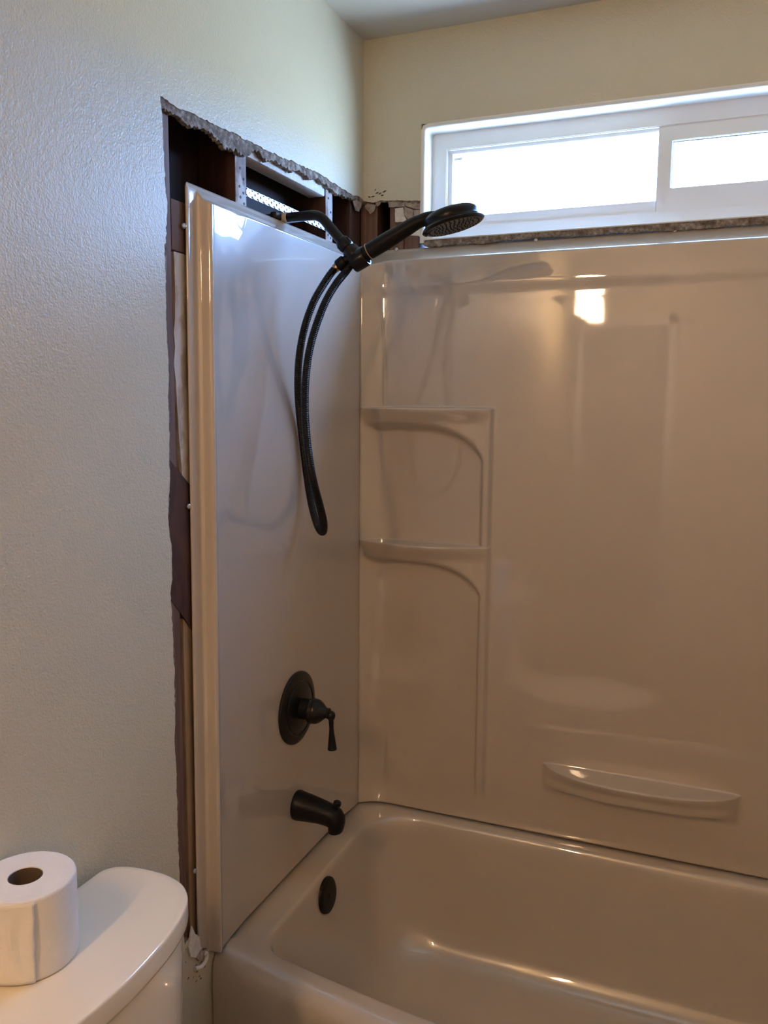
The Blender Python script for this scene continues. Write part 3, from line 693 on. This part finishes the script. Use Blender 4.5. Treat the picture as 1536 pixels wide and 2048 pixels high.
local(finish('seat_lid', bm, M_PORC, angle=50), toilet)
tag(toilet, 'white porcelain toilet with a curved tank lid against the left wall', 'toilet')

# ------------------------------------------------------------------ toilet paper roll on the tank lid
RC = V((.0805, -1.278, LZ+.0008)); RR, RH = .0640, .113
roll = empty('toilet_paper_roll', tuple(RC))
bm = bmesh.new(); prof = [(.0215, .0), (RR-.002, 0), (RR-.0004, .0015), (RR, .005), (RR, RH-.005), (RR-.0005, RH-.0018), (RR-.002, RH-.0002)]
prof += [(RR-.002-i*.002, RH-(.0000 if i % 2 else .0004)) for i in range(1, 20)]+[(.0222, RH), (.0218, RH-.001)]
prof += [(.0218, 0)]
seg = 96; ringsr = []
for r, h in prof:
    row = []
    for k in range(seg):
        a = 2*PI*k/seg; wob = 1+.010*noise.noise(V((math.cos(a)*1.3, math.sin(a)*1.3, h*9)))+.006*noise.noise(V((math.cos(a)*4, math.sin(a)*4, h*25)))
        rr_ = r*wob if r > .03 else r
        row.append(bm.verts.new((RC.x+rr_*math.cos(a), RC.y+rr_*math.sin(a), RC.z+h)))
    ringsr.append(row)
for a, b in zip(ringsr, ringsr[1:]):
    for k in range(seg): bm.faces.new((a[k], a[(k+1) % seg], b[(k+1) % seg], b[k]))
local(finish('paper', bm, M_PAPERROLL, angle=50), roll)
bm = bmesh.new(); lathe(bm, [(.0214, .001), (.0214, RH-.001), (.0204, RH-.0008), (.0204, .001)], RC, (0, 0, 1), 48, close=False); local(finish('cardboard_core', bm, M_CARD), roll)
# loose outer sheet with a torn, creased end facing the room
bm = bmesh.new(); nA, nZ = 40, 22; grid = []
a0, a1 = math.radians(-150), math.radians(-38)
for i in range(nA+1):
    u = i/nA; row = []
    for j in range(nZ+1):
        v = j/nZ; a = a0+(a1-a0)*u
        lift = .0012+.0060*max(0, 1-abs(u-.985)/.10)*(.35+.65*math.sin(PI*min(1, v*1.02)))**1.0
        lift += .0042*math.exp(-((u-.80+.10*(v-.5))/.035)**2)*math.exp(-((v-.55)/.28)**2)
        r = RR+lift+.0005*noise.noise(V((u*8, v*8, 3)))
        # ragged end
        aa = a+(math.radians(1.6)*noise.noise(V((v*7, 0, 2)))+math.radians(6)*max(0, (v-.6)))*(u**6)
        row.append(bm.verts.new((RC.x+r*math.cos(aa), RC.y+r*math.sin(aa), RC.z+.0015+v*(RH-.0035))))
    grid.append(row)
for a, b in zip(grid, grid[1:]):
    for j in range(nZ): bm.faces.new((a[j], b[j], b[j+1], a[j+1]))
fl = local(finish('loose_sheet', bm, M_PAPERROLL, angle=50), roll)
sm = fl.modifiers.new('t', 'SOLIDIFY'); sm.thickness = .0004
tag(roll, 'white toilet paper roll standing on end on the tank lid', 'toilet paper')

# ------------------------------------------------------------------ behind the camera: vanity light and door (seen in reflections)
vl = empty('vanity_light', (.0127, -2.75, 2.10))
bm = bmesh.new(); box(bm, .0127, .034, -2.86, -2.30, 2.10, 2.17, bev=.006); local(finish('back_plate', bm, M_BRONZE), vl)
for y in (-2.78, -2.58, -2.38):
    bm = bmesh.new(); tube(bm, catmull([(.03, y, 2.135), (.08, y, 2.145), (.200, y, 2.15), (.215, y, 2.12)], 5), .007, 12); local(finish('arm', bm, M_BRONZE), vl)
    bm = bmesh.new(); lathe(bm, [(.018, .0), (.030, -.004), (.034, -.03), (.036, -.07), (.038, -.125), (.036, -.125), (.033, -.07), (.031, -.03), (.0, -.010)], (.215, y, 2.12), (0, 0, 1), 32, close=False)
    local(finish('glass_shade', bm, M_LAMP), vl)
tag(vl, 'three-light bronze vanity fixture with glowing frosted shades on the left wall', 'wall lamp')
door = empty('door_1', (.08, RY, 0)); door['kind'] = 'structure'
bm = bmesh.new(); box(bm, .05, .55, RY, RY+.035, .01, 2.03, bev=.003)
local(finish('door_leaf', bm, M_DOOR), door)
for (z0, z1) in ((.2, .95), (1.1, 1.85)):
    bm = bmesh.new(); box(bm, .13, .47, RY+.033, RY+.040, z0, z1, bev=.004); local(finish('door_panel', bm, M_DOOR), door)
bm = bmesh.new(); lathe(bm, [(.024, 0), (.024, .006), (.010, .01), (.009, .03), (.022, .038), (.026, .05), (.02, .06), (0, .063)], (.50, RY+.035, .95), (0, 1, 0), 24); local(finish('door_knob', bm, M_CHROME), door)
for nm, b in (('trim_1', (-.01, .05, RY, RY+.018, 0, 2.09)), ('trim_2', (.55, .61, RY, RY+.018, 0, 2.09)), ('trim_3', (-.01, .61, RY, RY+.018, 2.03, 2.09))):
    bb = list(b); bb[0] = max(bb[0], .013); boxobj(nm, bb, M_TRIMW, kind='structure')
